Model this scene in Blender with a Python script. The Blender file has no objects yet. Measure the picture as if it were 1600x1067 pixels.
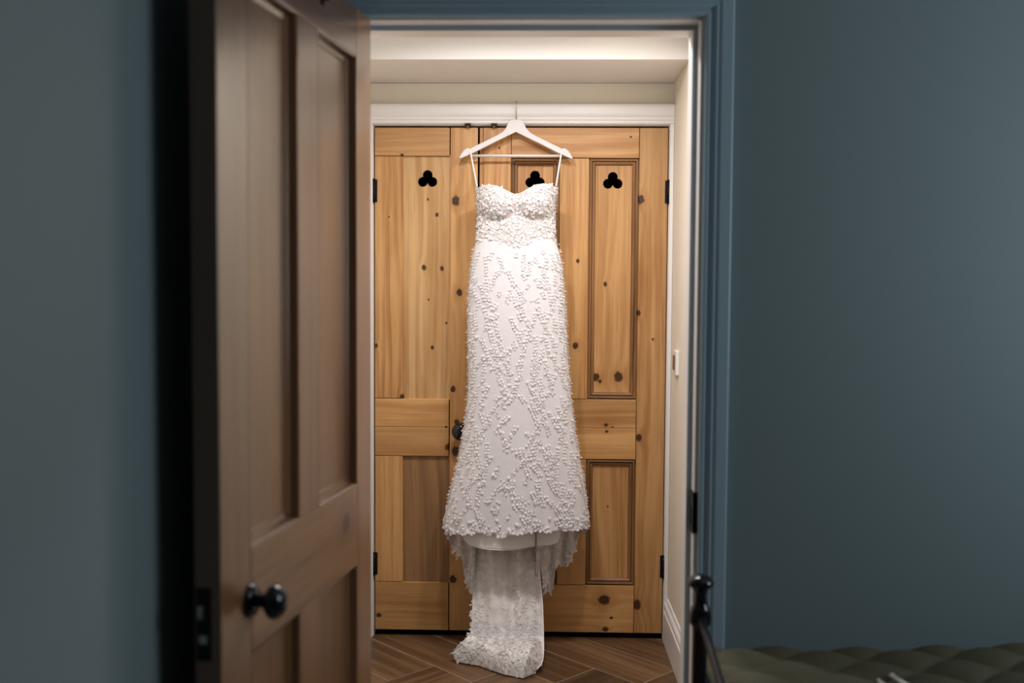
import bpy, bmesh, math, random
import numpy as np
from mathutils import Vector, Matrix

SC = bpy.context.scene
COL = SC.collection
random.seed(7)
RNG = np.random.default_rng(7)

# ------------------------------------------------------------------ camera
FPX = 1556.0                       # focal length in pixels of the 1600 px wide frame (35 mm lens)
CAM = np.array([0.0, 0.0, 1.3432])
RIGHT = np.array([0.99963252, 0.02645272, 0.0059234])
DOWN = np.array([0.00722527, -0.04939376, -0.99875325])
FWD = np.array([-0.02612716, 0.99842902, -0.04956674])
D = 3.817                          # distance of the cupboard fronts
Y1 = 2.475                         # bedroom face of the doorway wall
WT = 0.115                         # its thickness

cam_data = bpy.data.cameras.new('camera')
cam = bpy.data.objects.new('camera', cam_data)
COL.objects.link(cam)
cam_data.sensor_width = 36.0
cam_data.lens = 36.0 * FPX / 1600.0
cam_data.clip_start = 0.02
cam.matrix_world = Matrix(((RIGHT[0], -DOWN[0], -FWD[0], CAM[0]),
                           (RIGHT[1], -DOWN[1], -FWD[1], CAM[1]),
                           (RIGHT[2], -DOWN[2], -FWD[2], CAM[2]),
                           (0, 0, 0, 1)))
cam_data.dof.use_dof = True
cam_data.dof.focus_distance = 3.72
cam_data.dof.aperture_fstop = 1.8
SC.camera = cam

# ------------------------------------------------------------------ light
SC.view_settings.view_transform = 'Standard'
SC.view_settings.look = 'None'
SC.view_settings.gamma = 1.0
SC.view_settings.use_curve_mapping = False
SC.view_settings.exposure = 0.0
world = bpy.data.worlds.new('world')
SC.world = world
world.use_nodes = True
world.node_tree.nodes['Background'].inputs[0].default_value = (0.55, 0.72, 1.0, 1)
world.node_tree.nodes['Background'].inputs[1].default_value = 0.5

def area(name, loc, target, sx, sy, power, color, shape='RECTANGLE', spread=180):
    l = bpy.data.lights.new(name, 'AREA')
    l.shape = shape
    l.size = sx
    l.size_y = sy
    l.energy = power
    l.color = color
    l.spread = math.radians(spread)
    o = bpy.data.objects.new(name, l)
    COL.objects.link(o)
    o.location = loc
    o.rotation_euler = (Vector(target) - Vector(loc)).to_track_quat('-Z', 'Y').to_euler()
    return o

# daylight through the bedroom window, and the hall's recessed ceiling downlights
area('window_daylight', (2.38, 1.60, 1.55), (0.4, 1.72, 1.45), 1.0, 1.0, 16.0, (0.90, 0.97, 1.0))
area('hall_downlight', (-0.20, 2.93, 2.262), (-0.20, 2.93, 0.0), 0.12, 0.12, 9.4, (1.0, 0.965, 0.96), 'DISK', 166)
area('hall_downlight', (0.22, 2.93, 2.262), (0.22, 2.93, 0.0), 0.12, 0.12, 9.4, (1.0, 0.965, 0.96), 'DISK', 166)

# ------------------------------------------------------------------ helpers
def at(px, py, Y):
    """world point on the plane at distance Y"""
    v = (px - 800) / FPX * RIGHT + (py - 533.5) / FPX * DOWN + FWD
    return CAM + v * (Y / v[1])

def obj(name, verts, faces, mat=None, parent=None, smooth=False):
    me = bpy.data.meshes.new(name)
    me.from_pydata([tuple(map(float, v)) for v in verts], [], [tuple(map(int, f)) for f in faces])
    me.update()
    o = bpy.data.objects.new(name, me)
    COL.objects.link(o)
    if mat: me.materials.append(mat)
    if parent: o.parent = parent
    if smooth: me.polygons.foreach_set('use_smooth', [True] * len(me.polygons))
    return o

def from_bm(name, bm, mat=None, parent=None, smooth=False):
    bmesh.ops.recalc_face_normals(bm, faces=bm.faces)
    me = bpy.data.meshes.new(name)
    bm.to_mesh(me)
    bm.free()
    o = bpy.data.objects.new(name, me)
    COL.objects.link(o)
    if mat: me.materials.append(mat)
    if parent: o.parent = parent
    if smooth:
        me.polygons.foreach_set('use_smooth', [True] * len(me.polygons))
    return o

def add_box(bm, lo, hi):
    vs = [bm.verts.new((x, y, z)) for x in (lo[0], hi[0]) for y in (lo[1], hi[1]) for z in (lo[2], hi[2])]
    for f in ((0, 1, 3, 2), (4, 6, 7, 5), (0, 4, 5, 1), (2, 3, 7, 6), (0, 2, 6, 4), (1, 5, 7, 3)):
        bm.faces.new([vs[i] for i in f])

def box(name, lo, hi, mat=None, parent=None, bevel=0.0, seg=2):
    bm = bmesh.new()
    add_box(bm, lo, hi)
    if bevel:
        bmesh.ops.bevel(bm, geom=bm.edges[:], offset=bevel, segments=seg, affect='EDGES', profile=0.5)
    return from_bm(name, bm, mat, parent)

def boxes(name, lst, mat=None, parent=None):
    bm = bmesh.new()
    for lo, hi in lst: add_box(bm, lo, hi)
    return from_bm(name, bm, mat, parent)

def lathe(name, prof, origin, axis, mat, parent=None, n=40):
    """prof: (radius, height along axis)"""
    axis = Vector(axis).normalized()
    q = Vector((0, 0, 1)).rotation_difference(axis)
    vs, fs = [], []
    m = len(prof)
    for i in range(n):
        a = 2 * math.pi * i / n
        for r, h in prof:
            vs.append(Vector(origin) + q @ Vector((r * math.cos(a), r * math.sin(a), h)))
    for i in range(n):
        for j in range(m - 1):
            a, b = i * m + j, ((i + 1) % n) * m + j
            fs.append((a, b, b + 1, a + 1))
    bm = bmesh.new()
    bv = [bm.verts.new(v) for v in vs]
    for f in fs:
        bm.faces.new([bv[k] for k in f])
    bmesh.ops.remove_doubles(bm, verts=bm.verts, dist=1e-6)
    o = from_bm(name, bm, mat, parent, True)
    return o

def tube(name, pts, rad, mat, parent=None, n=12, caps=True):
    pts = [Vector(p) for p in pts]
    rads = rad if isinstance(rad, (list, tuple)) else [rad] * len(pts)
    vs, fs = [], []
    ref = Vector((0, 0, 1))
    for i, p in enumerate(pts):
        t = (pts[min(i + 1, len(pts) - 1)] - pts[max(i - 1, 0)]).normalized()
        r0 = Vector((1, 0, 0)) if abs(t.dot(ref)) > 0.9 else ref
        a = t.cross(r0).normalized()
        b = t.cross(a).normalized()
        for k in range(n):
            an = 2 * math.pi * k / n
            vs.append(p + rads[i] * (math.cos(an) * a + math.sin(an) * b))
    for i in range(len(pts) - 1):
        for k in range(n):
            k2 = (k + 1) % n
            fs.append((i * n + k, i * n + k2, (i + 1) * n + k2, (i + 1) * n + k))
    if caps:
        fs.append(tuple(range(n)))
        fs.append(tuple((len(pts) - 1) * n + k for k in range(n)))
    bm = bmesh.new()
    bv = [bm.verts.new(v) for v in vs]
    for f in fs:
        try: bm.faces.new([bv[k] for k in f])
        except ValueError: pass
    return from_bm(name, bm, mat, parent, True)

def outline_solid(name, loops, depth, mat, parent=None, y0=0.0, bevel=0.0):
    """flat outline (loops of (x, z), inner loops are holes) given the thickness depth, front at y0"""
    cu = bpy.data.curves.new(name, 'CURVE')
    cu.dimensions = '2D'
    cu.fill_mode = 'BOTH'
    cu.extrude = depth / 2 - bevel
    cu.bevel_depth = bevel
    cu.bevel_resolution = 2
    if bevel: cu.offset = -bevel
    for lp in loops:
        s = cu.splines.new('POLY')
        s.points.add(len(lp) - 1)
        for p, (x, z) in zip(s.points, lp): p.co = (x, z, 0, 1)
        s.use_cyclic_u = True
    tmp = bpy.data.objects.new(name, cu)
    COL.objects.link(tmp)
    dg = bpy.context.evaluated_depsgraph_get()
    me = bpy.data.meshes.new_from_object(tmp.evaluated_get(dg))
    bpy.data.objects.remove(tmp)
    me.transform(Matrix.Translation((0, y0 + depth / 2, 0)) @ Matrix.Rotation(math.pi / 2, 4, 'X'))
    me.name = name
    o = bpy.data.objects.new(name, me)
    COL.objects.link(o)
    me.materials.clear()
    me.materials.append(mat)
    if parent: o.parent = parent
    return o

def thing(name, label, cat, loc=(0, 0, 0), rotz=0.0, group=None, kind=None):
    o = bpy.data.objects.new(name, None)
    COL.objects.link(o)
    o.location = loc
    o.rotation_euler = (0, 0, rotz)
    o.empty_display_size = 0.1
    return tag(o, label, cat, group, kind)

def tag(o, label, cat, group=None, kind=None):
    o['label'] = label
    o['category'] = cat
    if group: o['group'] = group
    if kind: o['kind'] = kind
    return o

def moulding(parent, rect, prof, mat_v, mat_h, back):
    """four mitred lengths round the inside of rect=(x0,x1,z0,z1); prof = (inset, y) points; back = y of the back"""
    x0, x1, z0, z1 = rect
    pts = list(prof) + [(prof[-1][0], back), (prof[0][0], back)]
    n = len(pts)
    for side in range(4):
        a, b = [], []
        for d, y in pts:
            c = [(x0 + d, y, z0 + d), (x1 - d, y, z0 + d), (x1 - d, y, z1 - d), (x0 + d, y, z1 - d)]
            a.append(c[side]); b.append(c[(side + 1) % 4])
        vs = a + b
        fs = [(i, (i + 1) % n, n + (i + 1) % n, n + i) for i in range(n)] + [tuple(range(n)), tuple(range(2 * n - 1, n - 1, -1))]
        bm = bmesh.new()
        bv = [bm.verts.new(v) for v in vs]
        for f in fs: bm.faces.new([bv[k] for k in f])
        from_bm('moulding', bm, mat_h if side in (0, 2) else mat_v, parent)

# ------------------------------------------------------------------ materials
def new_mat(name):
    m = bpy.data.materials.new(name)
    m.use_nodes = True
    nt = m.node_tree
    return m, nt, nt.nodes['Principled BSDF']

class NB:
    """small node-building helper"""
    def __init__(self, nt): self.nt = nt
    def n(self, t, **k):
        x = self.nt.nodes.new(t)
        for a, b in k.items(): setattr(x, a, b)
        return x
    def put(self, sock, v):
        if isinstance(v, bpy.types.NodeSocket): self.nt.links.new(v, sock)
        elif v is not None: sock.default_value = v
    def math(self, op, a, b=None, c=None, clamp=False):
        x = self.n('ShaderNodeMath', operation=op, use_clamp=clamp)
        self.put(x.inputs[0], a)
        if b is not None: self.put(x.inputs[1], b)
        if c is not None: self.put(x.inputs[2], c)
        return x.outputs[0]
    def vec(self, op, a, b=None):
        x = self.n('ShaderNodeVectorMath', operation=op)
        self.put(x.inputs[0], a)
        if b is not None: self.put(x.inputs[1], b)
        return x.outputs['Value'] if op in ('DISTANCE', 'LENGTH', 'DOT_PRODUCT') else x.outputs[0]
    def noise(self, vec, scale, detail=3, rough=0.5, dist=0.0):
        x = self.n('ShaderNodeTexNoise')
        self.put(x.inputs['Vector'], vec)
        x.inputs['Scale'].default_value = scale
        x.inputs['Detail'].default_value = detail
        x.inputs['Roughness'].default_value = rough
        x.inputs['Distortion'].default_value = dist
        return x.outputs['Fac']
    def rng(self, v, a, b, c=0.0, d=1.0, smooth=True):
        x = self.n('ShaderNodeMapRange')
        x.interpolation_type = 'SMOOTHSTEP' if smooth else 'LINEAR'
        self.put(x.inputs['Value'], v)
        for i, k in enumerate((a, b, c, d)): self.put(x.inputs[1 + i], k)
        return x.outputs[0]
    def mix(self, f, a, b, mode='MIX'):
        x = self.n('ShaderNodeMix', data_type='RGBA', blend_type=mode)
        self.put(x.inputs[0], f)
        self.put(x.inputs[6], a)
        self.put(x.inputs[7], b)
        return x.outputs[2]
    def comb(self, x, y, z):
        c = self.n('ShaderNodeCombineXYZ')
        self.put(c.inputs[0], x); self.put(c.inputs[1], y); self.put(c.inputs[2], z)
        return c.outputs[0]
    def bump(self, h, strength, dist, bsdf):
        x = self.n('ShaderNodeBump')
        x.inputs['Strength'].default_value = strength
        x.inputs['Distance'].default_value = dist
        self.put(x.inputs['Height'], h)
        self.nt.links.new(x.outputs[0], bsdf.inputs['Normal'])

def srgb(r, g, b):
    def f(c):
        c /= 255.0
        return c / 12.92 if c <= 0.04045 else ((c + 0.055) / 1.055) ** 2.4
    return (f(r), f(g), f(b), 1.0)

def paint(name, color, rough=0.55, var=0.06, bump=0.0, scale=6.0):
    m, nt, b = new_mat(name)
    N = NB(nt)
    tc = N.n('ShaderNodeTexCoord').outputs['Object']
    n = N.noise(tc, scale, 4, 0.6)
    dark = tuple(c * (1 - var) for c in color[:3]) + (1,)
    light = tuple(min(1, c * (1 + var)) for c in color[:3]) + (1,)
    N.put(b.inputs['Base Color'], N.mix(n, dark, light))
    b.inputs['Roughness'].default_value = rough
    if bump: N.bump(N.noise(tc, 220, 2), bump, 0.001, b)
    return m

def wood(name, axis, ref, light, mid, dark, knots=(), rough=0.4, ring=0.011, coat=0.0, spec=0.5, contrast=1.0, wob=0.055):
    """pine board; grain runs along axis ('X','Y' or 'Z') of the coordinates of ref; knots = (x, z, radius)"""
    m, nt, b = new_mat(name)
    N = NB(nt)
    tcn = N.n('ShaderNodeTexCoord')
    if ref: tcn.object = ref
    tc = tcn.outputs['Object']
    sep = N.n('ShaderNodeSeparateXYZ')
    N.put(sep.inputs[0], tc)
    X, Y, Z = sep.outputs
    rnd = N.n('ShaderNodeObjectInfo').outputs['Random']
    off = N.math('MULTIPLY', rnd, 37.0)
    g, c, e = {'X': (X, Z, Y), 'Z': (Z, X, Y), 'Y': (Y, X, Z)}[axis]
    core = halo = None
    knot_n = N.math('SUBTRACT', N.noise(tc, 70.0, 2, 0.6), 0.5)
    for kx, kz, kr in knots:
        sc = N.comb(N.math('SUBTRACT', X, kx) if axis != 'X' else N.math('MULTIPLY', N.math('SUBTRACT', X, kx), 0.8),
                    0.0,
                    N.math('MULTIPLY', N.math('SUBTRACT', Z, kz), 0.8) if axis != 'X' else N.math('SUBTRACT', Z, kz))
        d = N.math('ADD', N.vec('LENGTH', sc), N.math('MULTIPLY', knot_n, kr))
        c1 = N.rng(d, kr * 0.80, kr * 1.30, 1.0, 0.0)
        h1 = N.rng(d, 0.0, kr * 5.0, 1.0, 0.0)
        h1 = N.math('MULTIPLY', h1, kr * 1.3)
        core = c1 if core is None else N.math('MAXIMUM', core, c1)
        halo = h1 if halo is None else N.math('ADD', halo, h1)
    gl = N.math('MULTIPLY', g, 0.16)
    v1 = N.comb(N.math('ADD', c, off), N.math('ADD', gl, off), e)
    low = N.noise(v1, 5.0, 2, 0.5)
    cc = N.math('ADD', c, N.math('MULTIPLY', low, wob * 2))
    if halo is not None: cc = N.math('ADD', cc, halo)
    # growth rings of uneven width
    v4 = N.comb(N.math('ADD', cc, off), N.math('MULTIPLY', g, 0.02), e)
    s = N.noise(v4, 0.55 / ring, 2.0, 0.45)
    s = N.rng(s, 0.36, 0.66)
    v2 = N.comb(N.math('ADD', c, off), N.math('MULTIPLY', g, 0.018), e)
    fine = N.noise(v2, 210.0, 3, 0.6)
    v3 = N.comb(N.math('ADD', c, off), N.math('MULTIPLY', g, 0.22), e)
    blot = N.noise(v3, 8.0, 3, 0.55)
    str_n = N.noise(v1, 2.2, 1, 0.5)
    t = N.math('MULTIPLY', s, N.math('MULTIPLY', N.rng(str_n, 0.3, 0.7, 0.25, 0.65), contrast))
    t = N.math('ADD', t, N.math('MULTIPLY', N.math('SUBTRACT', fine, 0.5), 0.9 * contrast))
    t = N.math('ADD', t, N.math('MULTIPLY', N.math('SUBTRACT', blot, 0.42), 1.7), clamp=True)
    col = N.mix(t, light, mid)
    streak = N.rng(fine, 0.60, 0.80, 0.0, 0.4)
    col = N.mix(streak, col, dark)
    val = N.n('ShaderNodeHueSaturation')
    N.put(val.inputs['Color'], col)
    N.put(val.inputs['Value'], N.math('MULTIPLY_ADD', rnd, 0.26, 0.80))
    col = val.outputs[0]
    if core is not None:
        col = N.mix(N.rng(halo, 0.003, 0.022, 0.0, 0.65), col, mid)
        nk = N.noise(tc, 160, 3)
        col = N.mix(N.math('MULTIPLY', core, N.rng(nk, 0.3, 0.7, 1.0, 0.85)), col, tuple(q * k_ for q, k_ in zip(dark[:3], (.22, .16, .14))) + (1,))
    N.put(b.inputs['Base Color'], col)
    b.inputs['Roughness'].default_value = rough
    b.inputs['Specular IOR Level'].default_value = spec
    b.inputs['Coat Weight'].default_value = coat
    b.inputs['Coat Roughness'].default_value = 0.24
    N.bump(fine, 0.12, 0.0008, b)
    return m

M = {}
M['blue_wall'] = paint('blue_wall_paint', srgb(118, 136, 142), 0.6, 0.02, 0.15)
M['blue_trim'] = paint('blue_trim_paint', srgb(160, 186, 202), 0.45, 0.02)
M['white_trim'] = paint('white_trim_paint', srgb(232, 228, 226), 0.35, 0.015)
M['cream_wall'] = paint('cream_wall_paint', srgb(234, 226, 210), 0.7, 0.02, 0.1)
M['white_ceiling'] = paint('white_ceiling_paint', srgb(238, 234, 230), 0.75, 0.015)
M['black_iron'] = paint('black_iron', (0.006, 0.006, 0.008), 0.45, 0.1)
M['black_iron'].node_tree.nodes['Principled BSDF'].inputs['Specular IOR Level'].default_value = 0.2
M['black_gloss'] = paint('black_gloss', (0.004, 0.005, 0.010), 0.10, 0.1)
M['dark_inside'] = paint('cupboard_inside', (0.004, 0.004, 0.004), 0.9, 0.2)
M['steel'] = paint('worn_steel', (0.55, 0.53, 0.5), 0.3, 0.1)
M['steel'].node_tree.nodes['Principled BSDF'].inputs['Metallic'].default_value = 1.0
M['brass'] = paint('antique_brass', srgb(150, 118, 84), 0.35, 0.1)
M['brass'].node_tree.nodes['Principled BSDF'].inputs['Metallic'].default_value = 0.7
M['carpet'] = paint('grey_carpet', srgb(120, 112, 104), 0.95, 0.12, 0.5, 90)
M['grout'] = paint('pale_grout', srgb(172, 153, 130), 0.9, 0.08, 0.2, 60)
M['hanger_white'] = paint('hanger_white_paint', srgb(226, 220, 222), 0.4, 0.02)
M['strap'] = paint('white_satin_strap', srgb(236, 232, 234), 0.45, 0.02)
M['white_plastic'] = paint('white_plastic', srgb(238, 234, 230), 0.35, 0.01)

# ------------------------------------------------------------------ setting: bedroom
XL, XR, YB, ZC = -0.640, 2.42, -2.6, 2.52     # bedroom side walls, rear wall, ceiling
OX0, OX1, OZ = -0.462, 0.392, 2.008           # clear opening between the door linings
LT = 0.028                                    # lining thickness
tag(box('floor', (XL, YB, -0.06), (XR, Y1 + WT, 0.0), M['carpet']), 'grey bedroom carpet this side of the doorway', 'floor', kind='structure')
tag(box('ceiling', (XL - .1, YB - .1, ZC), (XR + .1, Y1 + WT, ZC + 0.05), M['white_ceiling']), 'white bedroom ceiling in front of the doorway', 'ceiling', kind='structure')
tag(box('wall_left', (XL - 0.1, YB, 0), (XL, Y1, ZC), M['blue_wall']), 'blue wall behind the open panelled door', 'wall', kind='structure')
tag(boxes('wall_front', [((XL - .1, Y1, 0), (OX0 - LT, Y1 + WT, ZC)), ((OX1 + LT, Y1, 0), (XR + .1, Y1 + WT, ZC)),
                         ((OX0 - LT, Y1, OZ + LT), (OX1 + LT, Y1 + WT, ZC))], M['blue_wall']),
    'slate blue wall above the bed beside the doorway', 'wall', kind='structure')
tag(box('wall_rear', (XL - .1, YB - 0.1, 0), (XR + .1, YB, ZC), M['blue_wall']), 'blue bedroom wall facing the doorway', 'wall', kind='structure')
WY0, WY1, WZ0, WZ1 = 1.0, 2.2, 1.0, 2.1
tag(boxes('wall_right', [((XR, YB, 0), (XR + .1, WY0, ZC)), ((XR, WY1, 0), (XR + .1, Y1, ZC)),
                         ((XR, WY0, 0), (XR + .1, WY1, WZ0)), ((XR, WY0, WZ1), (XR + .1, WY1, ZC))], M['blue_wall']),
    'blue bedroom wall with the window', 'wall', kind='structure')
wn = thing('window_1', 'white framed bedroom window', 'window', (XR + .05, (WY0 + WY1) / 2, WZ0), kind='structure')
hw, hh = (WY1 - WY0) / 2, WZ1 - WZ0
for nm, lo, hi in (('frame_side', (-.03, -hw, 0), (.03, -hw + .05, hh)), ('frame_side', (-.03, hw - .05, 0), (.03, hw, hh)),
                   ('frame_rail', (-.03, -hw + .05, 0), (.03, hw - .05, .05)), ('frame_rail', (-.03, -hw + .05, hh - .05), (.03, hw - .05, hh)),
                   ('glazing_bar', (-.015, -hw + .05, hh / 2 - .015), (.015, hw - .05, hh / 2 + .015))):
    box(nm, lo, hi, M['white_trim'], wn)
gm, gnt, gb = new_mat('window_glass')
gb.inputs['Transmission Weight'].default_value = 1.0
gb.inputs['Roughness'].default_value = 0.0
gN = NB(gnt)
gN.put(gb.inputs['Base Color'], gN.mix(gN.noise(gN.n('ShaderNodeTexCoord').outputs['Object'], 3), (.96, .98, .97, 1), (1, 1, 1, 1)))
box('pane', (-.003, -hw + .05, .05), (.003, hw - .05, hh / 2 - .015), gm, wn)
box('pane', (-.003, -hw + .05, hh / 2 + .015), (.003, hw - .05, hh - .05), gm, wn)

# door lining with stops and architrave
tr = thing('trim_1', 'blue moulded architrave and white lining round the open doorway', 'door frame', ((OX0 + OX1) / 2, Y1, 0), kind='structure')
tr_o = np.array([(OX0 + OX1) / 2, Y1, 0])
def L(p): return tuple(np.array(p) - tr_o)
box('lining', L((OX1, Y1 - .001, 0)), L((OX1 + LT, Y1 + WT + .001, OZ + LT)), M['white_trim'], tr, .0015)
box('lining', L((OX0 - LT, Y1 - .001, 0)), L((OX0, Y1 + WT + .001, OZ + LT)), M['white_trim'], tr, .0015)
box('lining', L((OX0, Y1 - .001, OZ)), L((OX1, Y1 + WT + .001, OZ + LT)), M['white_trim'], tr, .0015)
def stop(lo, hi):
    o = box('door_stop', L(lo), L(hi), M['white_trim'], tr, .002)
    o.data.materials.append(M['blue_trim'])
    for p in o.data.polygons:
        if p.normal.y < -0.5: p.material_index = 1
    return o
SY = Y1 + .048
stop((OX1 - .0125, SY, 0), (OX1, Y1 + WT, OZ - .0125))
stop((OX0, SY, 0), (OX0 + .0125, Y1 + WT, OZ - .0125))
stop((OX0, SY, OZ - .0125), (OX1, Y1 + WT, OZ))
# architrave: profile = (distance outwards from the opening, projection)
AP = [(0.0, .0), (0.0, .010), (.004, .014), (.010, .015), (.013, .011), (.017, .011), (.021, .015), (.027, .018), (.030, .018),
      (.032, .0145), (.035, .0165), (.040, .0185), (.066, .0195), (.069, .018), (.071, .0)]
def architrave(parent, x0, x1, zt, prof, ymul, mat, yface, org, zb=0.0, legs=('L', 'R', 'T')):
    n = len(prof)
    for side in legs:
        a, b = [], []
        for d, h in prof:
            y = yface + ymul * h
            if side == 'R': a.append((x1 + d, y, zb)); b.append((x1 + d, y, zt + d))
            if side == 'L': a.append((x0 - d, y, zb)); b.append((x0 - d, y, zt + d))
            if side == 'T': a.append((x0 - d, y, zt + d)); b.append((x1 + d, y, zt + d))
        vs = [tuple(np.array(p) - org) for p in a + b]
        bm = bmesh.new()
        bv = [bm.verts.new(v) for v in vs]
        for i in range(n):
            bm.faces.new([bv[k] for k in (i, (i + 1) % n, n + (i + 1) % n, n + i)])
        bm.faces.new(bv[:n]); bm.faces.new(bv[n:])
        from_bm('architrave', bm, mat, parent)
architrave(tr, OX0 - .009, OX1 + .009, OZ + .007, AP, -1, M['blue_trim'], Y1, tr_o)
architrave(tr, OX0 - .009, OX1 + .009, OZ + .007, AP, 1, M['white_trim'], Y1 + WT, tr_o, legs=('L', 'R', 'T'))
# strike plate on the latch jamb
sp = thing('strike_plate', 'black iron strike plate on the latch side of the doorway', 'strike plate', (OX1, Y1 + .02, 0.744))
boxes('plate', [((-.0035, -.021, 0), (0, .021, .016)), ((-.0035, -.021, .062), (0, .021, .103)), ((-.0035, -.021, .016), (0, -.009, .062)),
                ((-.0035, .009, .016), (0, .021, .062))], M['black_iron'], sp)
boxes('lip', [((-.0035, -.0235, .0), (.0235, -.021, .103))], M['black_iron'], sp)
box('recess', (-.0012, -.009, .016), (0, .009, .062), M['dark_inside'], sp)

# ------------------------------------------------------------------ setting: hall
HXL, HXR, HY0, HZ = -0.80, 0.508, Y1 + WT, 2.27
SZ, SYF = 2.1345, 3.435                          # bulkhead underside and front face
tag(box('ceiling', (HXL, HY0, HZ), (HXR + .1, D, HZ + .05), M['white_ceiling']), 'white hall ceiling beyond the doorway', 'ceiling', kind='structure')
tag(box('trim_2', (HXL, SYF, SZ), (HXR, D, HZ), M['white_ceiling'], bevel=.002), 'white boxed-in bulkhead along the ceiling above the cupboard doors', 'bulkhead', kind='structure')
tag(box('wall_right', (HXR, HY0, 0), (HXR + .1, D + .02, HZ), M['cream_wall']), 'narrow cream hall wall with the switch', 'wall', kind='structure')
tag(box('wall_left', (HXL - .1, HY0, 0), (HXL, D + .02, HZ), M['cream_wall']), 'cream hall wall hidden by the open door', 'wall', kind='structure')
DX0, DXM, DXN, DX1, DZT = -.6285, -.2345, -.2275, .4875, 1.9665     # cupboard doors: left edge, meeting gap, right edge, top
FX0, FX1, FZT = DX0 - .004, DX1 + .0035, DZT + .0075                  # frame opening
tag(boxes('wall_back', [((HXL, D + .004, 0), (FX0 - .02, D + .07, SZ)), ((FX1 + .012, D + .004, 0), (HXR, D + .07, SZ)),
                        ((FX0 - .02, D + .004, FZT + .02), (FX1 + .012, D + .07, SZ))], M['cream_wall']),
    'cream strip of hall wall above the white cupboard architrave', 'wall', kind='structure')
# cupboard inside
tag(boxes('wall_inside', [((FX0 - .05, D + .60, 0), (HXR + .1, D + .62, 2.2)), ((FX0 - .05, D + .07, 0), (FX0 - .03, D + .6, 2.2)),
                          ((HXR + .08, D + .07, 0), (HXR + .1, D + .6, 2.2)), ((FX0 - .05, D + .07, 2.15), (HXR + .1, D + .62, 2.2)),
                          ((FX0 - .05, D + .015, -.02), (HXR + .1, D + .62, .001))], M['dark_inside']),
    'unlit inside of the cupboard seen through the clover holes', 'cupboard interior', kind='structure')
# cupboard frame: white lining and architrave
t3 = thing('trim_3', 'white moulded architrave over the pine cupboard doors', 'door frame', (0, D, 0), kind='structure')
o3 = np.array([0, D, 0])
box('frame_side', (FX0 - .02, -.004, 0), (FX0, .066, FZT), M['white_trim'], t3, .001)
box('frame_side', (FX1, -.004, 0), (FX1 + .012, .066, FZT), M['white_trim'], t3, .001)
box('frame_head', (FX0 - .02, -.004, FZT), (FX1 + .012, .066, FZT + .02), M['white_trim'], t3, .001)
HP = [(0, 0), (0, .012), (.004, .015), (.012, .015), (.016, .018), (.026, .0185), (.030, .0215), (.036, .0225), (.0365, .0235), (.072, .024), (.0745, .022), (.075, 0)]
n = len(HP)
for nm, xa, xb in (('architrave_head', FX0 - .09, HXR - .001),):
    vs = [(x, -.004 - h, FZT + .004 + d) for x in (xa, xb) for d, h in HP]
    bm = bmesh.new(); bv = [bm.verts.new(v) for v in vs]
    for i in range(n): bm.faces.new([bv[k] for k in (i, (i + 1) % n, n + (i + 1) % n, n + i)])
    bm.faces.new(bv[:n]); bm.faces.new(bv[n:])
    from_bm(nm, bm, M['white_trim'], t3)
box('architrave_leg', (FX1 + .0015, -.020, 0), (HXR - .001, -.004, FZT + .004), M['white_trim'], t3, .0015)
box('architrave_leg', (FX0 - .085, -.020, 0), (FX0 - .0015, -.004, FZT + .004), M['white_trim'], t3, .0015)
# skirting board on the hall's right wall
SKP = [(0, 0), (.018, 0), (.018, .118), (.0165, .121), (.0125, .1225), (.0125, .127), (.0155, .1315), (.0155, .140), (.012, .148), (.007, .153), (.0065, .160), (.004, .166), (0, .167)]
vs = [(HXR - a, y, z) for y in (HY0 + .02, D - .0205) for a, z in SKP]
n = len(SKP)
bm = bmesh.new(); bv = [bm.verts.new(v) for v in vs]
for i in range(n): bm.faces.new([bv[k] for k in (i, (i + 1) % n, n + (i + 1) % n, n + i)])
bm.faces.new(bv[:n]); bm.faces.new(bv[n:])
tag(from_bm('baseboard_right', bm, M['white_trim']), 'white moulded skirting board along the hall wall', 'skirting board', kind='structure')

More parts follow.
